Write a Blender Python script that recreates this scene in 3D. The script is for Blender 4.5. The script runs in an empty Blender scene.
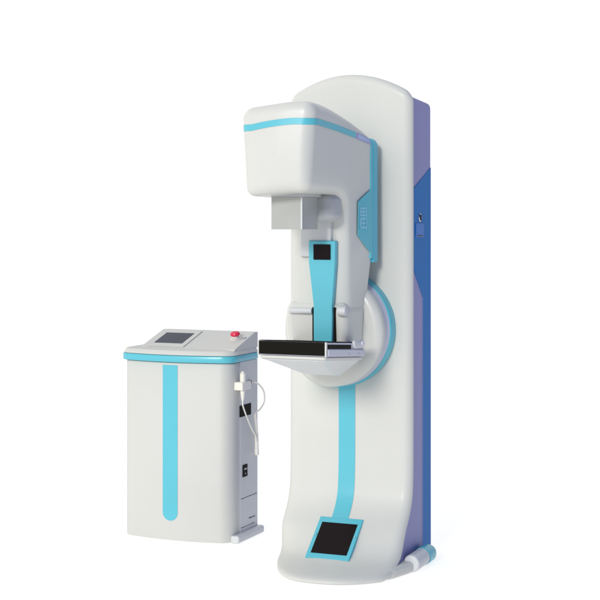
import bpy, bmesh, math, random
from mathutils import Vector, Matrix
from mathutils.bvhtree import BVHTree
random.seed(3)
PI = math.pi
S = bpy.context.scene
COL = S.collection

# ------------------------------------------------------------------ materials
def mat(name, col, rough=0.4, metal=0.0, coat=0.0, spec=0.5, emit=0.0, noise=0.02, bump=0.0, nscale=6.0):
    m = bpy.data.materials.new(name); m.use_nodes = True
    nt = m.node_tree; N = nt.nodes; L = nt.links
    b = N['Principled BSDF']
    b.inputs['Roughness'].default_value = rough
    b.inputs['Metallic'].default_value = metal
    b.inputs['Coat Weight'].default_value = coat
    b.inputs['Coat Roughness'].default_value = 0.12
    b.inputs['Specular IOR Level'].default_value = spec
    tc = N.new('ShaderNodeTexCoord'); nz = N.new('ShaderNodeTexNoise')
    nz.inputs['Scale'].default_value = nscale; nz.inputs['Detail'].default_value = 3
    L.new(tc.outputs['Object'], nz.inputs['Vector'])
    rp = N.new('ShaderNodeValToRGB')
    k = noise
    rp.color_ramp.elements[0].position = 0.3; rp.color_ramp.elements[1].position = 0.7
    rp.color_ramp.elements[0].color = (col[0]*(1-k), col[1]*(1-k), col[2]*(1-k*1.2), 1)
    rp.color_ramp.elements[1].color = (min(1, col[0]*(1+k)), min(1, col[1]*(1+k)), min(1, col[2]*(1+k)), 1)
    L.new(nz.outputs['Fac'], rp.inputs['Fac']); L.new(rp.outputs['Color'], b.inputs['Base Color'])
    mr = N.new('ShaderNodeMapRange'); mr.inputs['To Min'].default_value = rough*0.85; mr.inputs['To Max'].default_value = min(1, rough*1.15)
    L.new(nz.outputs['Fac'], mr.inputs['Value']); L.new(mr.outputs['Result'], b.inputs['Roughness'])
    if bump:
        n2 = N.new('ShaderNodeTexNoise'); n2.inputs['Scale'].default_value = 600
        bp = N.new('ShaderNodeBump'); bp.inputs['Strength'].default_value = bump; bp.inputs['Distance'].default_value = 0.0005
        L.new(tc.outputs['Object'], n2.inputs['Vector']); L.new(n2.outputs['Fac'], bp.inputs['Height'])
        L.new(bp.outputs['Normal'], b.inputs['Normal'])
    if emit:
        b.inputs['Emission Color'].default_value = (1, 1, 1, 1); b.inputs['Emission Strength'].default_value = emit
    return m

WHITE = mat('gloss_white_paint', (0.56, 0.56, 0.522), 0.40, coat=0.2, noise=0.012)
COVERW = mat('satin_cover_paint', (0.56, 0.56, 0.522), 0.5, coat=0.06, noise=0.012, spec=0.35)
CABW = mat('satin_white_panel', (0.54, 0.54, 0.505), 0.58, coat=0.0, spec=0.4, noise=0.012)
GREYW = mat('pale_grey_plastic', (0.56, 0.57, 0.57), 0.4, noise=0.015)
GREYM = mat('grey_plastic', (0.40, 0.41, 0.42), 0.45)
LAVG = mat('lavender_grey_metal', (0.50, 0.50, 0.58), 0.35)
CABSIDE = mat('steel_blue_grey_panel', (0.56, 0.57, 0.56), 0.42, noise=0.02)
CYAN = mat('sky_cyan_paint', (0.082, 0.435, 0.525), 0.38, coat=0.15, noise=0.02)
CYAND = mat('deep_cyan_paint', (0.06, 0.42, 0.56), 0.4)
LAV = mat('lavender_side_paint', (0.26, 0.255, 0.47), 0.5, noise=0.03, spec=0.25)
BLUE = mat('blue_side_paint', (0.018, 0.160, 0.44), 0.55, noise=0.03, spec=0.12)
BLUEL = mat('blue_latch_paint', (0.025, 0.165, 0.50), 0.45, spec=0.25)
BLACK = mat('black_carbon', (0.008, 0.007, 0.005), 0.6, noise=0.1, spec=0.06)
SCREEN = mat('dark_screen_glass', (0.007, 0.004, 0.005), 0.25, noise=0.1, spec=0.10)
LCD = mat('slate_lcd_glass', (0.045, 0.050, 0.070), 0.35, noise=0.2, nscale=12, spec=0.08)
RED = mat('red_button_plastic', (0.60, 0.01, 0.05), 0.3)
STEEL = mat('steel', (0.55, 0.55, 0.58), 0.25, metal=1.0)
CREAM = mat('cream_plastic', (0.74, 0.72, 0.64), 0.4)
DARKT = mat('dark_print', (0.06, 0.07, 0.10), 0.6)
LBLUE = mat('pale_blue_print', (0.24, 0.56, 0.72), 0.5)
PALEL = mat('pale_lavender_print', (0.40, 0.47, 0.68), 0.5)
LILAC = mat('lilac_print', (0.36, 0.34, 0.62), 0.5)
FLOOR = mat('glowing_white_sweep', (0.30, 0.30, 0.30), 0.9, noise=0.004, spec=0.05, emit=0.80)  # floor is no lamp: glow added to keep it white and wash out shadows

def acrylic():
    m = bpy.data.materials.new('smoky_acrylic'); m.use_nodes = True
    nt = m.node_tree; N = nt.nodes; L = nt.links
    b = N['Principled BSDF']; b.inputs['Base Color'].default_value = (0.44, 0.45, 0.42, 1); b.inputs['Roughness'].default_value = 0.15
    tr = N.new('ShaderNodeBsdfTransparent'); tr.inputs['Color'].default_value = (0.86, 0.87, 0.85, 1)
    nz = N.new('ShaderNodeTexNoise'); nz.inputs['Scale'].default_value = 9
    tc = N.new('ShaderNodeTexCoord'); L.new(tc.outputs['Object'], nz.inputs['Vector'])
    mr = N.new('ShaderNodeMapRange'); mr.inputs['To Min'].default_value = 0.72; mr.inputs['To Max'].default_value = 0.92
    L.new(nz.outputs['Fac'], mr.inputs['Value'])
    mx = N.new('ShaderNodeMixShader'); L.new(mr.outputs['Result'], mx.inputs['Fac'])
    L.new(tr.outputs[0], mx.inputs[1]); L.new(b.outputs[0], mx.inputs[2]); L.new(mx.outputs[0], N['Material Output'].inputs['Surface'])
    return m
ACRYL = acrylic()

# ------------------------------------------------------------------ mesh tools
def obj(name, bm, m, parent=None, bevel=0.0, seg=3, sharp=35, wn=True, label=None):
    bmesh.ops.recalc_face_normals(bm, faces=bm.faces)
    me = bpy.data.meshes.new(name); bm.to_mesh(me); bm.free()
    for p in me.polygons: p.use_smooth = True
    me.materials.append(m)
    o = bpy.data.objects.new(name, me); COL.objects.link(o)
    if parent: o.parent = parent; o.matrix_parent_inverse = parent.matrix_world.inverted()
    if bevel:
        b = o.modifiers.new('bevel', 'BEVEL'); b.width = bevel; b.segments = seg; b.limit_method = 'ANGLE'; b.angle_limit = math.radians(30)
        b.harden_normals = False
        w = o.modifiers.new('wn', 'WEIGHTED_NORMAL')
    else:
        me.set_sharp_from_angle(angle=math.radians(sharp))
        if wn:
            w = o.modifiers.new('wn', 'WEIGHTED_NORMAL'); w.keep_sharp = True
    if label: o['label'] = label
    return o

def empty(name, loc, label, cat, group=None):
    o = bpy.data.objects.new(name, None); COL.objects.link(o); o.location = loc; o.empty_display_size = 0.1
    o['label'] = label; o['category'] = cat
    if group: o['group'] = group
    bpy.context.view_layer.update()
    return o

def rbox(lo, hi, r, n=5, mid=(1, 1, 1), f=None, bm=None):
    """rounded box, r a number or (rx, ry, rz); mid: subdivisions of the flat zone; f deforms a vertex"""
    bm = bm or bmesh.new()
    if not hasattr(r, '__len__'): r = (r, r, r)
    c = [(a+b)/2 for a, b in zip(lo, hi)]; h = [(b-a)/2 for a, b in zip(lo, hi)]
    r = [min(r[i], h[i]*0.999) for i in range(3)]
    ax = []
    for i in range(3):
        l = [-h[i]+r[i]*k/n for k in range(n)]
        w = 2*(h[i]-r[i])
        l += [-(h[i]-r[i]) + w*k/mid[i] for k in range(mid[i])]
        l += [h[i]-r[i]+r[i]*k/n for k in range(n+1)]
        ax.append(l)
    cache = {}
    def V(i, j, k):
        key = (i, j, k)
        if key in cache: return cache[key]
        p = [ax[0][i], ax[1][j], ax[2][k]]
        q = [max(-(h[t]-r[t]), min(h[t]-r[t], p[t])) for t in range(3)]
        d = [(p[t]-q[t])/r[t] for t in range(3)]
        L = math.sqrt(sum(x*x for x in d)) or 1
        co = Vector([c[t]+q[t]+r[t]*d[t]/L for t in range(3)])
        if f: co = Vector(f(co))
        cache[key] = bm.verts.new(co); return cache[key]
    nx, ny, nz = [len(a)-1 for a in ax]
    for (A, B, fix, top) in (('x', 'y', 'z', nz), ('x', 'z', 'y', ny), ('y', 'z', 'x', nx)):
        na = {'x': nx, 'y': ny}[A]; nb = {'y': ny, 'z': nz}[B]
        for a in range(na):
            for b in range(nb):
                for s in (0, top):
                    ids = []
                    for (da, db) in ((0, 0), (1, 0), (1, 1), (0, 1)):
                        d = {A: a+da, B: b+db, fix: s}; ids.append(V(d['x'], d['y'], d['z']))
                    bm.faces.new(ids)
    return bm

def box(lo, hi, bm=None):
    bm = bm or bmesh.new()
    v = [bm.verts.new((x, y, z)) for x in (lo[0], hi[0]) for y in (lo[1], hi[1]) for z in (lo[2], hi[2])]
    for q in ((0, 1, 3, 2), (4, 6, 7, 5), (0, 4, 5, 1), (2, 3, 7, 6), (0, 2, 6, 4), (1, 5, 7, 3)):
        bm.faces.new([v[i] for i in q])
    return bm

def prism(pts, a, b, axis='x', bm=None):
    """pts: outline in the other two axes (in xyz order), extruded from a to b on axis"""
    bm = bm or bmesh.new()
    def P(p, t):
        return {'x': (t, p[0], p[1]), 'y': (p[0], t, p[1]), 'z': (p[0], p[1], t)}[axis]
    A = [bm.verts.new(P(p, a)) for p in pts]; B = [bm.verts.new(P(p, b)) for p in pts]
    n = len(pts)
    for i in range(n): bm.faces.new((A[i], A[(i+1) % n], B[(i+1) % n], B[i]))
    bm.faces.new(A); bm.faces.new(B[::-1])
    return bm

def tube(pts, r, seg=12, bm=None, cap=True):
    bm = bm or bmesh.new(); rings = []
    pts = [Vector(p) for p in pts]; n = len(pts)
    rr = r if hasattr(r, '__len__') else [r]*n
    up = None
    for i, p in enumerate(pts):
        t = (pts[min(i+1, n-1)]-pts[max(i-1, 0)]).normalized()
        if up is None:
            up = t.orthogonal().normalized()
        up = (up - t*up.dot(t)).normalized(); s = t.cross(up)
        rings.append([bm.verts.new(p+(up*math.cos(2*PI*k/seg)+s*math.sin(2*PI*k/seg))*rr[i]) for k in range(seg)])
    for i in range(n-1):
        for k in range(seg):
            bm.faces.new((rings[i][k], rings[i][(k+1) % seg], rings[i+1][(k+1) % seg], rings[i+1][k]))
    if cap: bm.faces.new(rings[0][::-1]); bm.faces.new(rings[-1])
    return bm

def lathe(prof, c, axis='y', seg=96, bm=None):
    """prof list of (radius, t) turned about an axis through c"""
    bm = bm or bmesh.new(); rings = []
    def P(r, t, a):
        u, v = r*math.cos(a), r*math.sin(a)
        return {'y': (c[0]+u, c[1]+t, c[2]+v), 'z': (c[0]+u, c[1]+v, c[2]+t), 'x': (c[0]+t, c[1]+u, c[2]+v)}[axis]
    for r, t in prof:
        rings.append([bm.verts.new(P(max(r, 1e-5), t, 2*PI*k/seg)) for k in range(seg)])
    for i in range(len(rings)-1):
        for k in range(seg):
            bm.faces.new((rings[i][k], rings[i][(k+1) % seg], rings[i+1][(k+1) % seg], rings[i+1][k]))
    bm.faces.new(rings[0]); bm.faces.new(rings[-1][::-1])
    bmesh.ops.remove_doubles(bm, verts=bm.verts, dist=2e-5)
    return bm

def spline(pts, n=8):
    P = [Vector(p) for p in pts]; out = []
    for i in range(len(P)-1):
        a = P[max(i-1, 0)]; b = P[i]; c = P[i+1]; d = P[min(i+2, len(P)-1)]
        for k in range(n):
            t = k/n
            out.append(0.5*((2*b)+(-a+c)*t+(2*a-5*b+4*c-d)*t*t+(-a+3*b-3*c+d)*t**3))
    out.append(P[-1]); return out

def bvh_of(bm):
    bmesh.ops.recalc_face_normals(bm, faces=bm.faces); bm.normal_update()
    return BVHTree.FromBMesh(bm)

def wrap_sheet(bvh, grid, direction, off=0.0012, thick=0.0):
    """grid of start points thrown along direction on to a surface: a thin film lying on it"""
    bm = bmesh.new(); rows = []
    for row in grid:
        rv = []
        for g in row:
            d = direction(g) if callable(direction) else Vector(direction)
            hit, nrm, _, _ = bvh.ray_cast(Vector(g), d)
            if hit is None: rv.append(None); continue
            if nrm.dot(d) > 0: nrm = -nrm
            rv.append(bm.verts.new(hit+nrm*off))
        rows.append(rv)
    for i in range(len(rows)-1):
        for j in range(len(rows[i])-1):
            q = (rows[i][j], rows[i][j+1], rows[i+1][j+1], rows[i+1][j])
            if None not in q: bm.faces.new(q)
    return bm

def lerp(a, b, t): return a+(b-a)*t
def lin(xs, ys, x):
    if x <= xs[0]: return ys[0]
    for i in range(len(xs)-1):
        if x <= xs[i+1]: return lerp(ys[i], ys[i+1], (x-xs[i])/(xs[i+1]-xs[i]))
    return ys[-1]

# ================================================================== SETTING
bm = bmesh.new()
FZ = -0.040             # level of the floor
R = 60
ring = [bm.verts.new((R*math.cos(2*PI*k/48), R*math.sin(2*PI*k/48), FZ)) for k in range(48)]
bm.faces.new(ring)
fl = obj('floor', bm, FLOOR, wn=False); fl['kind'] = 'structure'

# ================================================================== MAMMOGRAPHY MACHINE
M = empty('mammography_machine', (0, 0, FZ), 'tall white column x-ray machine with blue side panels, overhanging head and black fronted table', 'x-ray machine')
CX = -0.012            # middle of the column
HW = 0.262             # half width

# ---- column cover: arch on top, foot sweeping forward
PZ = [-0.040, -0.025, -0.010, 0.005, 0.025, 0.058, 0.085, 0.112, 0.150, 0.176, 0.205, 0.24, 0.29, 0.38, 0.50]
PY = [-0.405, -0.412, -0.388, -0.318, -0.240, -0.184, -0.152, -0.122, -0.080, -0.054, -0.032, -0.015, -0.006, -0.001, 0.0]
pz_s = spline([(z, y, 0) for z, y in zip(PZ, PY)], 6)
def foot_y(z):
    if z >= 0.5: return 0.0
    return lin([p.x for p in pz_s], [p.y for p in pz_s], z)
def bow_of(u, z):
    c = 0.36 if u > 0 else 0.74
    return c*abs(u)**2.6*lin([0.0, 0.12], [1.0, 0.45 if u > 0 else 0.36], z)
def cover_def(v):
    x, y, z = v
    u = (x-CX)/HW
    fy = foot_y(z)
    k = lerp(0.93, 1.0, max(0, min(1, (0.05-y)/0.045)))            # only the front side is carried forward
    bow = bow_of(u, z)                        # in plan the foot is a bow
    y2 = y + k*fy*(1-bow)
    y2 -= k*0.012*(1-u*u)                         # slight crown of the whole front
    z2 = z - 0.083*u*u*max(0, min(1, (z-1.2)/0.7))
    if z < 0.5:                                   # foot edge narrows a touch where it reaches the floor
        t = max(0, (0.16-z)/0.16)
        x2 = x + 0.0*t
    else: x2 = x
    return (x2, y2, z2)
bm = rbox((CX-HW, -0.002, FZ+0.002), (CX+HW, 0.05, 1.912), (0.035, 0.030, 0.035), n=6, mid=(26, 2, 150), f=cover_def)
cover_bvh = bvh_of(bm)
cover = obj('front_cover', bm, COVERW, M, wn=False, sharp=60)

# ---- side body behind the cover, same foot sweep
zs = [FZ+0.01+0.55*k/44 for k in range(45)]
out = [(foot_y(z)*0.93+0.035, z) for z in zs] + [(0.035, 1.80)]
XR = 0.244
def body_outline(xu):
    top = 1.845
    return None
bm = bmesh.new()
ys_front = [(foot_y(z)*0.90+0.03, z) for z in zs]
topz = [1.0, 1.4, 1.6]
side = ys_front + [(0.03, z) for z in topz]
nx = 14
grid = []
for i in range(nx+1):
    x = lerp(CX-HW+0.008, XR, i/nx); u = (x-CX)/HW
    zt = 1.875-0.062*u*u
    c = []
    for (y, z) in side:
        bow = 1-bow_of(max(-1, min(1, u)), z)
        c.append((x, 0.026+(y-0.03)*bow*1.0, z))
    c.append((x, 0.032, zt))
    rr = 0.022
    c.append((x, 0.265-rr*1.6, zt-0.012))
    for k in range(1, 6):
        a = PI/2*k/5
        c.append((x, 0.265-rr+rr*math.sin(a), zt-0.014-rr+rr*math.cos(a)))
    c.append((x, 0.265, 0.9)); c.append((x, 0.265, FZ+0.01))
    grid.append([bm.verts.new(p) for p in c])
for i in range(nx):
    n = len(grid[0])
    for j in range(n):
        bm.faces.new((grid[i][j], grid[i+1][j], grid[i+1][(j+1) % n], grid[i][(j+1) % n]))
bm.faces.new(grid[0]); bm.faces.new(grid[-1][::-1])
body = obj('column_body', bm, LAV, M, bevel=0.006, seg=3)

# blue graphic on the side panel
bg = [(0.0335, 1.452), (0.262, 1.545), (0.2625, 0.0), (0.158, 0.0), (0.158, 1.02), (0.0335, 1.14)]
obj('side_graphic', prism(bg, XR+0.0004, XR+0.002), BLUE, M, wn=False)
# seam where the side panel meets the cover
obj('panel_seam', prism([(0.155, 0.0), (0.1575, 0.0), (0.1575, 1.02), (0.155, 1.02)], XR+0.0004, XR+0.0016), LILAC, M, wn=False)
# key lock and latch
lt = obj('latch', rbox((XR+0.001, 0.062, 1.262), (XR+0.005, 0.165, 1.318), (0.003, 0.006, 0.006), n=3), BLUEL, M)
obj('latch_slot', rbox((XR+0.0055, 0.078, 1.264), (XR+0.0068, 0.15, 1.269), 0.0008, n=2), DARKT, lt)
lk = obj('key_lock', lathe([(0.0, 0.0), (0.017, 0.0), (0.017, 0.002), (0.014, 0.004), (0.0, 0.004)], (XR+0.0015, 0.118, 1.340), 'x', 32), STEEL, M)
obj('keyhole', box((XR+0.0058, 0.110, 1.328), (XR+0.0068, 0.126, 1.351)), BLACK, lk)

# ---- base runners
for sx, xc in ((1, 0.276), (-1, -0.250)):
    y0, y1 = (-0.085, 0.060) if sx > 0 else (0.0, 0.060)
    rr = 0.034
    pts = [(xc, y, FZ+rr+0.002) for y in (y0, y0+0.02, y1)]
    st = obj('base_runner', tube(pts, [rr, rr, rr], 32), GREYW, M, bevel=0.010, label='pale grey floor runner')
    bmc = lathe([(0.0, 0.0), (rr+0.0015, 0.0), (rr+0.0015, 0.070), (rr-0.003, 0.084), (rr*0.72, 0.092), (0, 0.093)], (xc, y1, FZ+rr+0.002), 'y', 32)
    obj('end_cap', bmc, CYAN, st)
# base plate under the cover, running out to the right runner
outl = []
for k in range(41):
    u = lerp(-1, 0.88, k/40)
    outl.append((CX+(HW-0.012)*u, -0.30*(1-(0.22 if u > 0 else 0.80)*abs(u)**2.6)))
outl += [(p.x, p.y) for p in spline([(0.238, -0.235, 0), (0.252, -0.215, 0), (0.268, -0.16, 0), (0.284, -0.10, 0), (0.293, -0.05, 0)], 4)]
outl += [(0.292, 0.0), (CX-HW+0.010, 0.0)]
obj('base_skirt', prism(outl, FZ+0.002, FZ+0.046, 'z'), COVERW, M, bevel=0.016, seg=4)

# ---- cyan stripe down the column, wrapped over the foot
def zgrid(x0, x1, z0, z1, nx=4, nz=40):
    return [[(lerp(x0, x1, i/nx), -1.2, lerp(z0, z1, j/nz)) for i in range(nx+1)] for j in range(nz+1)]
bm = wrap_sheet(cover_bvh, zgrid(-0.051, 0.019, 0.14, 0.80, 4, 80), (0, 1, 0))
obj('front_stripe', bm, CYAN, M, wn=False)

# ---- foot display, a bezel lying on the sloping foot
def foot_panel(x0, x1, z0, z1, off, m, name, parent, thick, bev, plane=None):
    # plane through the foot surface between the heights z0 and z1
    h0 = cover_bvh.ray_cast(Vector(((x0+x1)/2, -1.2, z0)), Vector((0, 1, 0)))[0]
    h1 = cover_bvh.ray_cast(Vector(((x0+x1)/2, -1.2, z1)), Vector((0, 1, 0)))[0]
    if plane:
        a_, b_, s0, s1 = plane; h0, h1 = a_.lerp(b_, s0), a_.lerp(b_, s1)
    d = (h1-h0).normalized(); n = Vector((1, 0, 0)).cross(d).normalized()
    bm = bmesh.new(); vs = []
    for t in (off, off+thick):
        for (x, h) in ((x0, h0), (x1, h0), (x1, h1), (x0, h1)):
            vs.append(bm.verts.new(Vector((x, h.y, h.z))+n*t))
    for q in ((0, 1, 2, 3), (4, 5, 6, 7), (0, 1, 5, 4), (1, 2, 6, 5), (2, 3, 7, 6), (3, 0, 4, 7)): bm.faces.new([vs[i] for i in q])
    return obj(name, bm, m, parent, bevel=bev, seg=3), h0, h1, n
fd, h0, h1, nn = foot_panel(-0.099, 0.083, 0.026, 0.154, -0.014, CYAN, 'foot_display', M, 0.016, 0.003)
foot_panel(-0.082, 0.067, 0, 0.1, 0.0005, SCREEN, 'display_screen', fd, 0.003, 0.001, (h0, h1, 0.11, 0.86))
for sx in (-0.0890, 0.0740):
    p = h0.lerp(h1, 0.55)+nn*0.003
    obj('screw', lathe([(0, 0), (0.0042, 0), (0.0035, 0.002), (0, 0.0025)], (sx, p.y, p.z), 'z', 16), STEEL, fd)

# ---- rotation ring
RC = (-0.047, 0.0, 0.898)
def flat_left(bm):
    for v in bm.verts:
        if v.co.x < RC[0]: v.co.x = RC[0]+(v.co.x-RC[0])*0.84
    return bm
bm = lathe([(0.0, 0.02), (0.233, 0.02), (0.235, -0.004), (0.235, -0.052), (0.231, -0.058), (0.10, -0.058)], RC)
ringo = obj('rotation_ring', flat_left(bm), CYAN, M)
bm = lathe([(0.10, -0.056), (0.228, -0.0585), (0.227, -0.066), (0.222, -0.072), (0.219, -0.10), (0.10, -0.10)], RC)
obj('ring_groove', flat_left(bm), LAVG, ringo)
prof = [(0.10, -0.098), (0.224, -0.102)]
for k in range(9):
    a = PI/2*k/8
    prof.append((0.189+0.036*math.cos(a), -0.120-0.030*math.sin(a)))
prof += [(0.13, -0.153), (0.07, -0.155), (0.0, -0.155)]
obj('ring_face', flat_left(lathe(prof, RC)), WHITE, ringo)

# ---- gantry: head and arm in one swept body
AX = -0.012
def section(I, O, wi, wo, ri, ro, n=6):
    I = Vector((0, I[0], I[1])); O = Vector((0, O[0], O[1]))
    d = (O-I); L = d.length; d.normalize()
    ri = min(ri, L*0.45, wi*0.95); ro = min(ro, L*0.45, wo*0.95)
    p2 = []
    corners = ((wi-ri, ri, -PI/2, ri), (wo-ro, L-ro, 0, ro), (-(wo-ro), L-ro, PI/2, ro), (-(wi-ri), ri, PI, ri))
    arcs = [[(cx+r*math.cos(a0+PI/2*k/n), cs+r*math.sin(a0+PI/2*k/n)) for k in range(n+1)] for cx, cs, a0, r in corners]
    for i in range(4):
        A = arcs[i]; p2 += A; a = A[-1]; b = arcs[(i+1) % 4][0]
        p2 += [(lerp(a[0], b[0], k/9), lerp(a[1], b[1], k/9)) for k in range(1, 9)]
    # extra points on the straight runs are not needed: quads between rings stay flat
    return [Vector((AX+x, 0, 0))+I+d*s for x, s in p2]
keys = [  # I(y,z)        O(y,z)         wi     wo     ri     ro
    (-0.695, 1.427, -0.690, 1.752, 0.126, 0.142, 0.038, 0.040),
    (-0.600, 1.425, -0.590, 1.747, 0.126, 0.142, 0.038, 0.040),
    (-0.500, 1.425, -0.470, 1.731, 0.127, 0.142, 0.036, 0.040),
    (-0.430, 1.422, -0.360, 1.712, 0.128, 0.142, 0.036, 0.038),
    (-0.385, 1.408, -0.250, 1.688, 0.128, 0.142, 0.036, 0.034),
    (-0.355, 1.380, -0.165, 1.664, 0.126, 0.142, 0.038, 0.028),
    (-0.340, 1.340, -0.128, 1.640, 0.122, 0.142, 0.042, 0.020),
    (-0.333, 1.290, -0.118, 1.590, 0.120, 0.142, 0.045, 0.014),
    (-0.330, 1.210, -0.116, 1.450, 0.119, 0.142, 0.048, 0.012),
    (-0.330, 1.110, -0.116, 1.250, 0.119, 0.142, 0.048, 0.012),
    (-0.330, 1.000, -0.116, 1.050, 0.117, 0.122, 0.048, 0.012),
    (-0.330, 0.840, -0.116, 0.850, 0.100, 0.105, 0.048, 0.012),
    (-0.320, 0.790, -0.116, 0.790, 0.090, 0.095, 0.040, 0.012)]
ks = []
for i in range(len(keys)-1):
    for t in range(6):
        a = keys[max(i-1, 0)]; b = keys[i]; c = keys[i+1]; d = keys[min(i+2, len(keys)-1)]; tt = t/6
        ks.append([0.5*(2*b[j]+(-a[j]+c[j])*tt+(2*a[j]-5*b[j]+4*c[j]-d[j])*tt*tt+(-a[j]+3*b[j]-3*c[j]+d[j])*tt**3) for j in range(8)])
ks.append(list(keys[-1]))
bm = bmesh.new(); rings = []
k0 = ks[0]
def tiltz(p):   # the head drops a little to its left and towards the back, as the photographed one does
    w = max(0, min(1, (p.z-1.30)/0.15))
    q = Vector(p); q.z += w*(-0.020*max(0, (0.03-p.x))/0.18)
    return q
# front cap rings
Rc = 0.038
caps = []
for k in range(8):
    a = PI/2*k/7
    caps.append((Rc*(1-math.sin(a)), Rc*(1-math.cos(a))))     # inset, forward distance from full section
inner = [0.92, 0.84, 0.75, 0.66, 0.57, 0.48, 0.39, 0.30, 0.21, 0.12, 0.04]
base = section((k0[0], k0[1]), (k0[2], k0[3]), *k0[4:8])
ctr = sum(base, Vector())/len(base)
def insetring(e, fwd):
    I = (k0[0], k0[1]+e); O = (k0[2], k0[3]-e)
    r = section(I, O, k0[4]-e, k0[5]-e, max(0.006, k0[6]-e*0.75), max(0.006, k0[7]-e*0.75))
    return [p+Vector((0, -fwd, 0)) for p in r]
front = insetring(Rc, Rc)
def bulge(p, y0):
    u = (p.x-AX)/0.13; w = (p.z-ctr.z)/0.155
    return Vector((p.x, y0-0.018*max(0, (1-u*u))*max(0, 1-w*w*0.6), p.z))
for s in inner[::-1]:
    rings.append([bulge(ctr+(p-ctr)*s, lerp(front[0].y, max(q.y for q in front), 0.5)) for p in front])
rg = []
for k in range(8):
    a = PI/2*k/7
    e = Rc*(1-math.sin(a)); f = Rc*math.cos(a)
    r = insetring(e, f)
    fall = math.cos(a)
    r = [Vector((p.x, lerp(p.y, (k0[0]+k0[2])/2-f, fall)-0.018*fall*max(0, 1-((p.x-AX)/0.13)**2)*max(0, 1-0.6*((p.z-ctr.z)/0.155)**2), p.z)) for p in r]
    rg.append(r)
rings = rings+rg
for q in ks[1:]:
    rings.append(section((q[0], q[1]), (q[2], q[3]), *q[4:8]))
vr = [[bm.verts.new(tiltz(p)) for p in r] for r in rings]
n = len(vr[0])
for i in range(len(vr)-1):
    for j in range(n): bm.faces.new((vr[i][j], vr[i][(j+1) % n], vr[i+1][(j+1) % n], vr[i+1][j]))
bm.faces.new(vr[0]); bm.faces.new(vr[-1][::-1])
bmesh.ops.recalc_face_normals(bm, faces=bm.faces)
gan_bvh = bvh_of(bm)
gantry = obj('gantry_arm', bm, WHITE, M, wn=False, sharp=70)

# cyan trim plate at the back of the arm
def trim_out(w, ztop, r, z0):
    o = []
    for k in range(9):
        a = PI/2*k/8; o.append((AX+w-r+r*math.cos(a), ztop-r+r*math.sin(a)))
    for k in range(9):
        a = PI/2+PI/2*k/8; o.append((AX-w+r+r*math.cos(a), ztop-r+r*math.sin(a)))
    o += [(AX-w, z0), (AX+w, z0)]
    return o
obj('arm_trim', prism(trim_out(0.146, 1.650, 0.03, 1.165), -0.118, -0.066, 'y'), CYAND, gantry, bevel=0.006, seg=3)
obj('arm_trim', prism(trim_out(0.1445, 1.646, 0.03, 1.18), -0.142, -0.1185, 'y'), CYAN, gantry, bevel=0.004, seg=3)

# cyan band round the head
def band_pts(n=60):
    # closed run of directions: from the left side over the front to the right side
    pts = []
    for k in range(7): pts.append((-0.6, lerp(-0.16, -0.62, k/6), (1, 0, 0)))
    return pts
def band(zc_fn, half, name, m, seg, parent, off=0.0015):
    bm = bmesh.new(); rows = []
    for (o, d, s) in seg:
        z = zc_fn(s); row = []
        for q in range(4):
            zz = z-half+2*half*q/3
            hit, nrm, _, _ = gan_bvh.ray_cast(Vector((o[0], o[1], zz)), Vector(d))
            if hit is None: row = None; break
            if nrm.dot(Vector(d)) > 0: nrm = -nrm
            row.append(bm.verts.new(hit+nrm*off))
        rows.append(row)
    for a, b in zip(rows, rows[1:]):
        if a and b:
            for q in range(3): bm.faces.new((a[q], a[q+1], b[q+1], b[q]))
    return obj(name, bm, m, parent, wn=False)
seg = []
for k in range(30):                       # left side, back to front
    y = lerp(-0.145, -0.66, k/29); seg.append(((-0.6, y, 0), (1, 0, 0), ('L', y)))
for k in range(13):                       # round left front corner
    a = PI*k/12/2
    seg.append(((AX-0.10-0.3*math.cos(a), -0.66-0.3*math.sin(a), 0), (math.cos(a), math.sin(a), 0), ('C', -0.11)))
for k in range(1, 24):
    x = lerp(AX-0.10, AX+0.10, k/24); seg.append(((x, -1.2, 0), (0, 1, 0), ('F', x)))
for k in range(13):
    a = PI/2*(1-k/12)
    seg.append(((AX+0.10+0.3*math.cos(a), -0.66-0.3*math.sin(a), 0), (-math.cos(a), math.sin(a), 0), ('D', 0.12)))
seg_side = [((0.6, lerp(-0.66, -0.1435, k/29), 0), (-1, 0, 0), ('R', lerp(-0.66, -0.1435, k/29))) for k in range(30)]
def zc(s):
    t, v = s
    if t == 'F': return 1.679 - 0.020*(max(0, 0.06-v)/0.17)**1.5
    if t == 'C': return 1.660
    if t == 'D': return 1.678
    if t == 'R': return lin([-0.66, -0.50, -0.3, -0.14], [1.677, 1.667, 1.650, 1.634], v)
    return lin([-0.66, -0.14], [1.660, 1.615], v)
cut = [s for s in seg_side if s[2][1] <= -0.30]
rest = [s for s in seg_side if s[2][1] >= -0.315]
band(zc, 0.0115, 'head_band', CYAN, seg+cut, gantry)
bl = band(zc, 0.0115, 'band_label', LILAC, rest, gantry)
band(zc, 0.0080, 'label_field', PALEL, rest[1:-1], bl, 0.0025)


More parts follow.
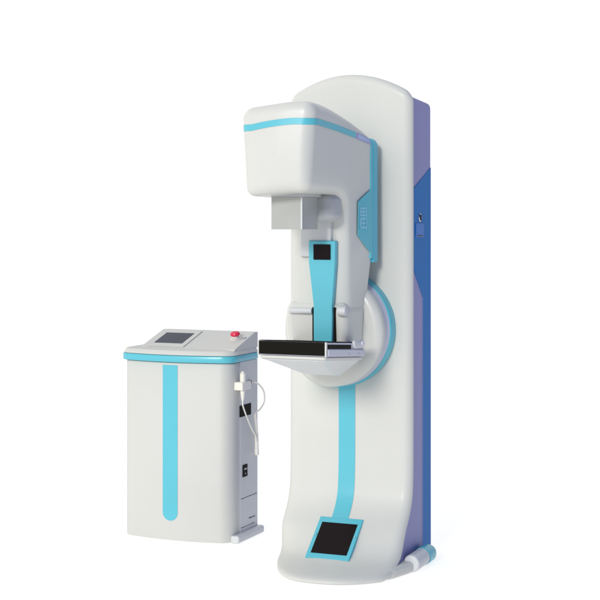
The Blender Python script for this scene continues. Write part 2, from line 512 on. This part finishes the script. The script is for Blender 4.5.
# graphic plate on the arm side with two square emblem glyphs
xs_ = AX+0.142
def side_sheet(poly, off, thick, m, name, parent):
    # wrap polygon on arm side: find x by ray at each vertex
    bm = bmesh.new(); A = []; B = []
    for (y, z) in poly:
        h = gan_bvh.ray_cast(Vector((0.6, y, z)), Vector((-1, 0, 0)))[0]
        A.append(bm.verts.new((h.x+off, y, z))); B.append(bm.verts.new((h.x+off+thick, y, z)))
    n = len(poly)
    for i in range(n): bm.faces.new((A[i], A[(i+1) % n], B[(i+1) % n], B[i]))
    bm.faces.new(A); bm.faces.new(B[::-1])
    return obj(name, bm, m, parent, wn=False, sharp=20)
pl = side_sheet([(-0.144, 1.448), (-0.180, 1.432), (-0.250, 1.400), (-0.250, 1.270), (-0.180, 1.222), (-0.144, 1.205)], 0.004, 0.0012, CYAN, 'side_emblem', gantry)
bmE = bmesh.new()
def erect(y0, y1, z0, z1):
    h = gan_bvh.ray_cast(Vector((0.6, (y0+y1)/2, (z0+z1)/2)), Vector((-1, 0, 0)))[0]
    sl = 0.022/0.214
    x = lambda y: h.x + (y-(y0+y1)/2)*sl
    A = [bmE.verts.new((x(y)+0.0066, y, z)) for y, z in ((y0, z0), (y1, z0), (y1, z1), (y0, z1))]
    bmE.faces.new(A)
for (zb, zt) in ((1.345, 1.378), (1.298, 1.338)):
    y0, y1, t = -0.236, -0.180, 0.006
    erect(y0, y1, zt-t, zt); erect(y0, y1, zb, zb+t)
    erect(y0, y0+t*1.3, zb+t, zt-t); erect(y1-t*1.3, y1, zb+t, zt-t)
    ym = (y0+y1)/2; erect(ym-t*0.6, ym+t*0.6, zb+t, zt-t)
    zm = (zb+zt)/2; erect(y0+t*1.3, ym-t*0.6, zm-t/2, zm+t/2); erect(ym+t*0.6, y1-t*1.3, zm-t/2, zm+t/2)
obj('emblem_glyph', bmE, LBLUE, pl, wn=False)

# ---- tube collimator housing under the head
def ch_def(v):
    return v
bm = rbox((-0.098, -0.560, 1.330), (0.070, -0.31, 1.424), (0.03, 0.05, 0.012), n=5)
obj('collimator_housing', rbox((-0.112, -0.46, 1.322), (0.098, -0.335, 1.434), (0.040, 0.045, 0.030), n=6), GREYM, gantry)
bm.free()
obj('collimator_plate', rbox((-0.084, -0.628, 1.414), (0.052, -0.45, 1.432), (0.006, 0.006, 0.004), n=3), GREYM, gantry)

# clear smoky hood hanging from the plate
hx0, hx1, hy0, hy1, hz0, hz1, ht = -0.078, 0.043, -0.622, -0.472, 1.296, 1.4135, 0.003
bm = bmesh.new()
box((hx0, hy0, hz0), (hx1, hy0+ht, hz1), bm)
box((hx1-ht, hy0+ht+0.0005, hz0), (hx1, hy1, hz1), bm)
box((hx0, hy0+ht+0.0005, hz0), (hx0+ht, hy1, hz1), bm)
hood = obj('collimator_hood', bm, ACRYL, gantry, wn=False, sharp=20, label='smoky clear three sided hood')

obj('hood_edge', box((hx1-0.005, hy0-0.0015, hz0+0.001), (hx1+0.001, hy0-0.0002, hz1-0.001)), GREYW, hood, wn=False)
obj('hood_gasket', box((hx0-0.001, hy0-0.001, hz1+0.0005), (hx1+0.001, hy1, hz1+0.0035)), DARKT, hood, wn=False)
# ---- compression tower
obj('tower_panel', rbox((-0.082, -0.352, 1.190), (0.048, -0.322, 1.336), (0.008, 0.008, 0.008), n=3), GREYW, gantry)
tw = [(-0.040, 1.252), (0.070, 1.252), (0.069, 1.17), (0.057, 1.01), (0.056, 0.83), (-0.019, 0.83), (-0.020, 1.01), (-0.039, 1.17)]
tower = obj('compression_tower', prism(tw, -0.362, -0.332, 'y'), CYAN, gantry, bevel=0.005, seg=3)
obj('tower_display', rbox((-0.018, -0.367, 1.180), (0.051, -0.360, 1.238), (0.002, 0.003, 0.002), n=3), SCREEN, tower)
for x0, x1 in ((-0.0285, -0.0215), (0.0585, 0.0655)):
    obj('slide_rail', box((x0, -0.350, 0.83), (x1, -0.331, 1.00)), BLACK, gantry, bevel=0.001)
# paddle clamp
cl = obj('paddle_clamp', tube([(-0.122, -0.352, 0.985), (-0.118, -0.352, 0.985), (-0.028, -0.352, 0.985)], [0.009, 0.012, 0.012], 16), GREYW, gantry, bevel=0.002)
obj('clamp_knob', lathe([(0, 0.0), (0.018, 0.0), (0.020, 0.006), (0.018, 0.03), (0, 0.034)], (0.080, -0.352, 0.987), 'x', 24), GREYW, cl)

# ---- lower shroud carrying the table
def shroud_def(v):
    x, y, z = v
    t = max(0, (0.86-z)/0.13)
    return (x + (0.0-x)*0.22*t, y+0.03*t, z)
bm = rbox((-0.145, -0.345, 0.765), (0.108, -0.14, 1.02), (0.03, 0.03, 0.045), n=6, f=shroud_def)
shroud = obj('arm_shroud', bm, WHITE, gantry)

# ---- breast support table
TX0, TX1, TY0, TY1, TZ0, TZ1 = -0.117, 0.148, -0.648, -0.27, 0.842, 0.894
def tb_def(v):
    x, y, z = v
    return (x, y, z-0.030*(y-TY0)/(TY1-TY0) + 0.0)
def tdef_bm(lo, hi, r, n=3): return rbox(lo, hi, r, n=n, f=tb_def)
table = obj('support_table', tdef_bm((TX0, TY0, TZ0), (TX1, TY1, TZ1-0.0015), 0.003), LAVG, gantry)
obj('table_front', tdef_bm((TX0+0.004, TY0-0.006, TZ0+0.003), (TX1-0.005, TY0-0.0005, TZ1-0.002), 0.002), BLACK, table)
obj('table_top', tdef_bm((TX0+0.004, TY0+0.001, TZ1-0.001), (TX1-0.004, TY1-0.01, TZ1+0.002), 0.001), BLACK, table)
obj('table_trim', tdef_bm((TX1-0.0045, TY0-0.007, TZ0-0.002), (TX1+0.002, TY0+0.004, TZ1), 0.0015), WHITE, table)
obj('table_trim', tdef_bm((TX0-0.002, TY0-0.007, TZ0-0.002), (TX0+0.0035, TY0+0.004, TZ1), 0.0015), WHITE, table)
obj('cassette_slot', tdef_bm((TX1-0.0005, TY0+0.006, TZ1-0.024), (TX1+0.0012, TY0+0.245, TZ1-0.008), 0.0005, 2), BLACK, table)
rail = obj('side_rail', tdef_bm((TX1+0.0005, TY0+0.006, TZ0+0.002), (TX1+0.007, TY1, TZ1-0.026), 0.002), LAVG, table)
for yy in (-0.335, -0.44):
    obj('rail_screw', lathe([(0, 0), (0.005, 0), (0.004, 0.002), (0, 0.002)], (TX1+0.007, yy, TZ0+0.010-0.030*(yy-TY0)/(TY1-TY0)), 'x', 16), GREYM, rail)
obj('table_clamp', rbox((TX1-0.005, -0.385, 0.850), (TX1+0.010, -0.285, 0.880), (0.004, 0.012, 0.012), n=4), GREYW, table)
obj('clamp_knob', lathe([(0, 0), (0.010, 0), (0.010, 0.006), (0.008, 0.009), (0, 0.009)], (TX1+0.010, -0.315, 0.866), 'x', 24), LAVG, table)
# lower lip and boat-shaped carrier
obj('table_lip', tdef_bm((TX0+0.002, TY0-0.004, TZ0-0.013), (TX1-0.002, TY1, TZ0-0.0005), (0.01, 0.01, 0.004), 3), WHITE, table)
bm = bmesh.new(); rr = []
NS = 12
for k in range(NS+1):
    t = k/NS
    y = lerp(TY0+0.01, -0.30, t)
    top = TZ0-0.0125-0.030*(y-TY0)/(TY1-TY0)
    dep = 0.005+0.058*math.sin(PI/2*t)**1.1
    wt = 0.127; wb = lerp(0.112, 0.060, t)
    xc = 0.0155
    r = []
    for (x, z) in ((-wt, top), (-wt+0.004, top-0.004), (-wb, top-dep*0.86), (-wb*0.8, top-dep), (wb*0.8, top-dep), (wb, top-dep*0.86), (wt-0.004, top-0.004), (wt, top)):
        r.append(bm.verts.new((xc+x, y, z)))
    rr.append(r)
for a, b in zip(rr, rr[1:]):
    for j in range(8): bm.faces.new((a[j], a[(j+1) % 8], b[(j+1) % 8], b[j]))
bm.faces.new(rr[0]); bm.faces.new(rr[-1][::-1])
obj('table_carrier', bm, GREYW, gantry, bevel=0.006, seg=3)

# ================================================================== CONTROL CABINET
K = empty('control_cabinet', (-0.742, 0.06, 0), 'low white control cabinet with cyan stripe, sloping console and red stop button', 'cabinet')
X0, X1 = -1.004, -0.5005
XC = (X0+X1)/2; KH = (X1-X0)/2
def cab_bow(a=0.034):
    def f(v):
        x, y, z = v
        u = (x-XC)/KH
        k = max(0, min(1, (0.06-y)/0.06))
        return (x, y-k*a*(1-u*u), z)
    return f
bm = rbox((X0, -0.072, 0.004), (X1, 0.195, 0.745), (0.050, 0.050, 0.006), n=7, mid=(20, 3, 2), f=cab_bow())
# the side panel is a separate painted sheet, so this is the shell
cab_bvh = bvh_of(bm)
shell = obj('cabinet_shell', bm, CABW, K, wn=False, sharp=50)
obj('side_panel', rbox((X1-0.004, 0.012, 0.030), (X1+0.0015, 0.188, 0.742), (0.001, 0.003, 0.003), n=2), CABSIDE, K)
# round-ended stripe
sx0, sx1, zb = -0.797, -0.728, 0.088
rr = (sx1-sx0)/2
grid = []
for j in range(60):
    if j < 16:
        a = PI/2*j/15; z = zb+rr-rr*math.cos(a); w = rr*math.sin(a)*0.999+0.0003
    else:
        z = lerp(zb+rr, 0.744, (j-15)/44); w = rr
    grid.append([((sx0+sx1)/2+w*(i/3-1), -1, z) for i in range(7)])
obj('front_stripe', wrap_sheet(cab_bvh, grid, (0, 1, 0)), CYAN, K, wn=False)

# worktop: cyan rim, white lip and console
def top_bow(v): return cab_bow(0.040)(v)
rim = obj('top_rim', rbox((X0-0.012, -0.084, 0.741), (X1+0.012, 0.205, 0.775), (0.045, 0.045, 0.006), n=6, mid=(20, 2, 1), f=top_bow), CYAN, K, wn=False, sharp=50)
def lip_f(v):
    x, y, z = top_bow(v)
    t = max(0, min(1, (z-0.777)/0.018))
    return (XC+(x-XC)*(1-0.030*t), y+(0.012*t if y < 0 else -0.004*t), z)
lip = obj('worktop', rbox((X0-0.009, -0.081, 0.7690), (X1+0.011, 0.204, 0.796), (0.045, 0.045, 0.006), n=6, mid=(20, 2, 1), f=lip_f), CABW, K, wn=False, sharp=50)
# console wedge, front low, back high
CY0, CY1 = -0.048, 0.185
cz = lambda y: lerp(0.793, 0.857, (y-CY0)/(CY1-0.03-CY0)) if y < CY1-0.03 else 0.857
wx0, wx1 = -0.935, -0.496
con = obj('console', prism([(CY0, 0.790), (CY1, 0.790), (CY1, 0.857), (CY1-0.03, 0.857), (CY0, 0.797)], wx0, wx1), CABW, K, bevel=0.005, seg=3)
sl = math.atan2(0.857-0.797, CY1-0.03-CY0)
def on_console(x, y, h): # a point h above the slope
    z0 = 0.797+(y-CY0)*math.tan(sl)
    return Vector((x, y-h*math.sin(sl), z0+h*math.cos(sl)))
def slope_plate(x0, x1, y0, y1, h0, h1, m, name, parent, bev):
    bm = bmesh.new(); vs = []
    for h in (h0, h1):
        for (x, y) in ((x0, y0), (x1, y0), (x1, y1), (x0, y1)): vs.append(bm.verts.new(on_console(x, y, h)))
    for q in ((0, 1, 2, 3), (4, 5, 6, 7), (0, 1, 5, 4), (1, 2, 6, 5), (2, 3, 7, 6), (3, 0, 4, 7)): bm.faces.new([vs[i] for i in q])
    return obj(name, bm, m, parent, bevel=bev, seg=3)
bez = slope_plate(-0.910, -0.735, -0.040, 0.140, 0.0002, 0.004, CABW, 'screen_bezel', con, 0.002)
slope_plate(-0.890, -0.757, -0.008, 0.108, 0.0035, 0.0048, LCD, 'touch_screen', bez, 0.0008)
# emergency stop
def lathe_on(prof, x, y, seg=32):
    p = on_console(x, y, 0); bm = lathe(prof, (0, 0, 0), 'z', seg)
    bmesh.ops.rotate(bm, verts=bm.verts, cent=(0, 0, 0), matrix=Matrix.Rotation(sl, 3, 'X'))
    bmesh.ops.translate(bm, verts=bm.verts, vec=p); return bm
es = obj('stop_button_collar', lathe_on([(0, 0), (0.024, 0), (0.024, 0.004), (0.015, 0.008), (0.011, 0.018), (0, 0.018)], -0.546, 0.070), WHITE, con)
obj('stop_button', lathe_on([(0, 0.016), (0.016, 0.016), (0.020, 0.019), (0.0205, 0.024), (0.017, 0.030), (0.009, 0.033), (0, 0.0335)], -0.546, 0.070), RED, es)
ks_ = obj('key_switch', lathe_on([(0, 0), (0.008, 0), (0.008, 0.004), (0.006, 0.006), (0, 0.006)], -0.512, 0.082, 20), STEEL, con)

# foot runner
def run_f(v):
    x, y, z = v
    return (x, y, z)
obj('foot_runner', rbox((-0.515, -0.055, 0.003), (-0.474, 0.205, 0.036), (0.012, 0.008, 0.010), n=5), GREYW, K, label='pale grey foot runner on the cabinet right side')
# side details on the panel
PX = X1+0.0015
obj('port_plate', box((PX-0.001, 0.009, 0.514), (PX+0.002, 0.118, 0.562)), BLACK, K, bevel=0.0008)
sk = obj('power_socket', rbox((PX-0.001, 0.036, 0.262), (PX+0.003, 0.080, 0.312), 0.001, n=2), BLACK, K)
obj('rocker_switch', rbox((PX+0.003, 0.046, 0.291), (PX+0.005, 0.070, 0.298), 0.001, n=2), GREYM, sk)
obj('socket_pin', box((PX+0.0032, 0.056, 0.272), (PX+0.0042, 0.060, 0.278)), LAVG, sk)
# rows of fine print and a seam low on the panel
for zr, y0, y1, hgt in ((0.172, 0.022, 0.178, 0.0035), (0.052, 0.022, 0.16, 0.003), (0.078, 0.10, 0.16, 0.006)):
    y = y0; bm = bmesh.new()
    while y < y1:
        w = random.uniform(0.004, 0.011)
        zz = zr+0.000*y
        box((PX-0.0008, y, zz), (PX+0.0006, min(y+w, y1), zz+hgt*random.uniform(0.6, 1.2)), bm); y += w+0.0025
    obj('fine_print', bm, DARKT, K, wn=False)
obj('panel_screw', lathe([(0, 0), (0.004, 0), (0.003, 0.002), (0, 0.002)], (PX, 0.178, 0.225), 'x', 12), STEEL, K)
# holder for the hand switch and the dark cord socket
hd = obj('switch_holder', rbox((PX-0.012, -0.036, 0.630), (PX+0.034, 0.050, 0.664), 0.004, n=3), CREAM, K)
obj('cord_socket', lathe([(0, 0), (0.008, 0), (0.008, 0.010), (0.005, 0.014), (0, 0.014)], (PX, 0.096, 0.652), 'x', 20), BLACK, K)

# ================================================================== HAND SWITCH
HX = PX+0.023
H = empty('hand_switch', (HX, 0.04, 0.60), 'cream hand switch on a thin white cord clipped to the cabinet side', 'hand switch')
grip = obj('grip', tube([(HX, -0.012, z) for z in (0.585, 0.592, 0.62, 0.655, 0.695, 0.701)], [0.004, 0.006, 0.010, 0.012, 0.012, 0.009], 20), CREAM, H, bevel=0.0015)
obj('button', tube([(HX, -0.012, z) for z in (0.7015, 0.707)], [0.007, 0.006], 16), CREAM, grip)
c1 = spline([(HX, -0.012, 0.587), (HX, -0.008, 0.562), (HX, 0.040, 0.500), (HX, 0.085, 0.452), (HX+0.002, 0.112, 0.425), (HX+0.002, 0.122, 0.400)], 10)
obj('cord', tube(c1, 0.0032, 10), CREAM, H)
c2 = spline([(PX+0.014, 0.096, 0.652), (PX+0.035, 0.110, 0.646), (PX+0.040, 0.160, 0.610), (PX+0.036, 0.178, 0.565), (PX+0.030, 0.150, 0.535), (PX+0.022, 0.118, 0.520), (PX+0.020, 0.116, 0.500), (PX+0.022, 0.124, 0.470), (PX+0.022, 0.128, 0.45)], 10)
obj('cord', tube(c2, 0.0034, 10), CREAM, H)
obj('cord_bundle', tube(spline([(PX+0.022, 0.112, 0.518), (PX+0.022, 0.122, 0.478), (PX+0.022, 0.128, 0.430), (PX+0.022, 0.130, 0.360), (PX+0.022, 0.133, 0.343)], 6),
     [0.006]*6+[0.007]*6+[0.0085]*6+[0.0095]*6+[0.005], 14), CREAM, H, bevel=0.001)

# both stand on the floor: set the pair a little larger and further back
for o_ in (K, H):
    eye = Vector((2.12355, -5.6155, 1.33)); q_ = 1.37/1.33
    o_.location = eye+(Vector(o_.location)-eye)*q_
    o_.scale = (q_, q_, q_)

# ================================================================== CAMERA
a = math.radians(22.7)
cam = bpy.data.cameras.new('camera'); co = bpy.data.objects.new('camera', cam); COL.objects.link(co)
co.location = (2.12355, -5.6155, 1.33); co.rotation_euler = (PI/2, 0, a)
cam.sensor_width = 36; cam.lens = 90; cam.shift_y = -80/600; cam.clip_end = 500
S.camera = co

# ================================================================== LIGHT
w = bpy.data.worlds.new('World'); S.world = w; w.use_nodes = True
nt = w.node_tree; N = nt.nodes; L = nt.links
bgN = N['Background']
tc = N.new('ShaderNodeTexCoord'); sp = N.new('ShaderNodeSeparateXYZ'); L.new(tc.outputs['Generated'], sp.inputs[0])
# studio surroundings: white on the left and behind, dark blue added on the right to shade right-hand faces
dt = N.new('ShaderNodeVectorMath'); dt.operation = 'DOT_PRODUCT'; dt.inputs[1].default_value = (0.98, -0.12, 0.0)
L.new(tc.outputs['Generated'], dt.inputs[0])
rp = N.new('ShaderNodeValToRGB'); mr = N.new('ShaderNodeMapRange'); mr.inputs['From Min'].default_value = -1; mr.inputs['From Max'].default_value = 1
L.new(dt.outputs['Value'], mr.inputs['Value']); L.new(mr.outputs['Result'], rp.inputs['Fac'])
rp.color_ramp.elements[0].position = 0.53; rp.color_ramp.elements[0].color = (1.04, 1.04, 1.04, 1)
rp.color_ramp.elements[1].position = 0.70; rp.color_ramp.elements[1].color = (0.02, 0.10, 0.33, 1)
L.new(rp.outputs['Color'], bgN.inputs['Color']); bgN.inputs['Strength'].default_value = 1.0

sun = bpy.data.lights.new('key_light', 'SUN'); sun.energy = 1.85; sun.angle = math.radians(12); sun.color = (1, 0.985, 0.95)
so = bpy.data.objects.new('key_light', sun); COL.objects.link(so)
so.rotation_euler = Vector((-0.03, 0.90, -0.30)).to_track_quat('-Z', 'Y').to_euler()
ar = bpy.data.lights.new('soft_box', 'AREA'); ar.shape = 'RECTANGLE'; ar.size = 0.5; ar.size_y = 2.4; ar.energy = 8
ao = bpy.data.objects.new('soft_box', ar); COL.objects.link(ao); ao.location = (-1.2, -4.6, 2.6)
ao.rotation_euler = (Vector((0, 0, 1.0))-ao.location).to_track_quat('-Z', 'Y').to_euler()

S.render.engine = 'CYCLES'
S.view_settings.view_transform = 'Standard'; S.view_settings.look = 'None'; S.view_settings.exposure = 0
S.cycles.transparent_max_bounces = 16
S.render.resolution_x = 1024; S.render.resolution_y = 1024
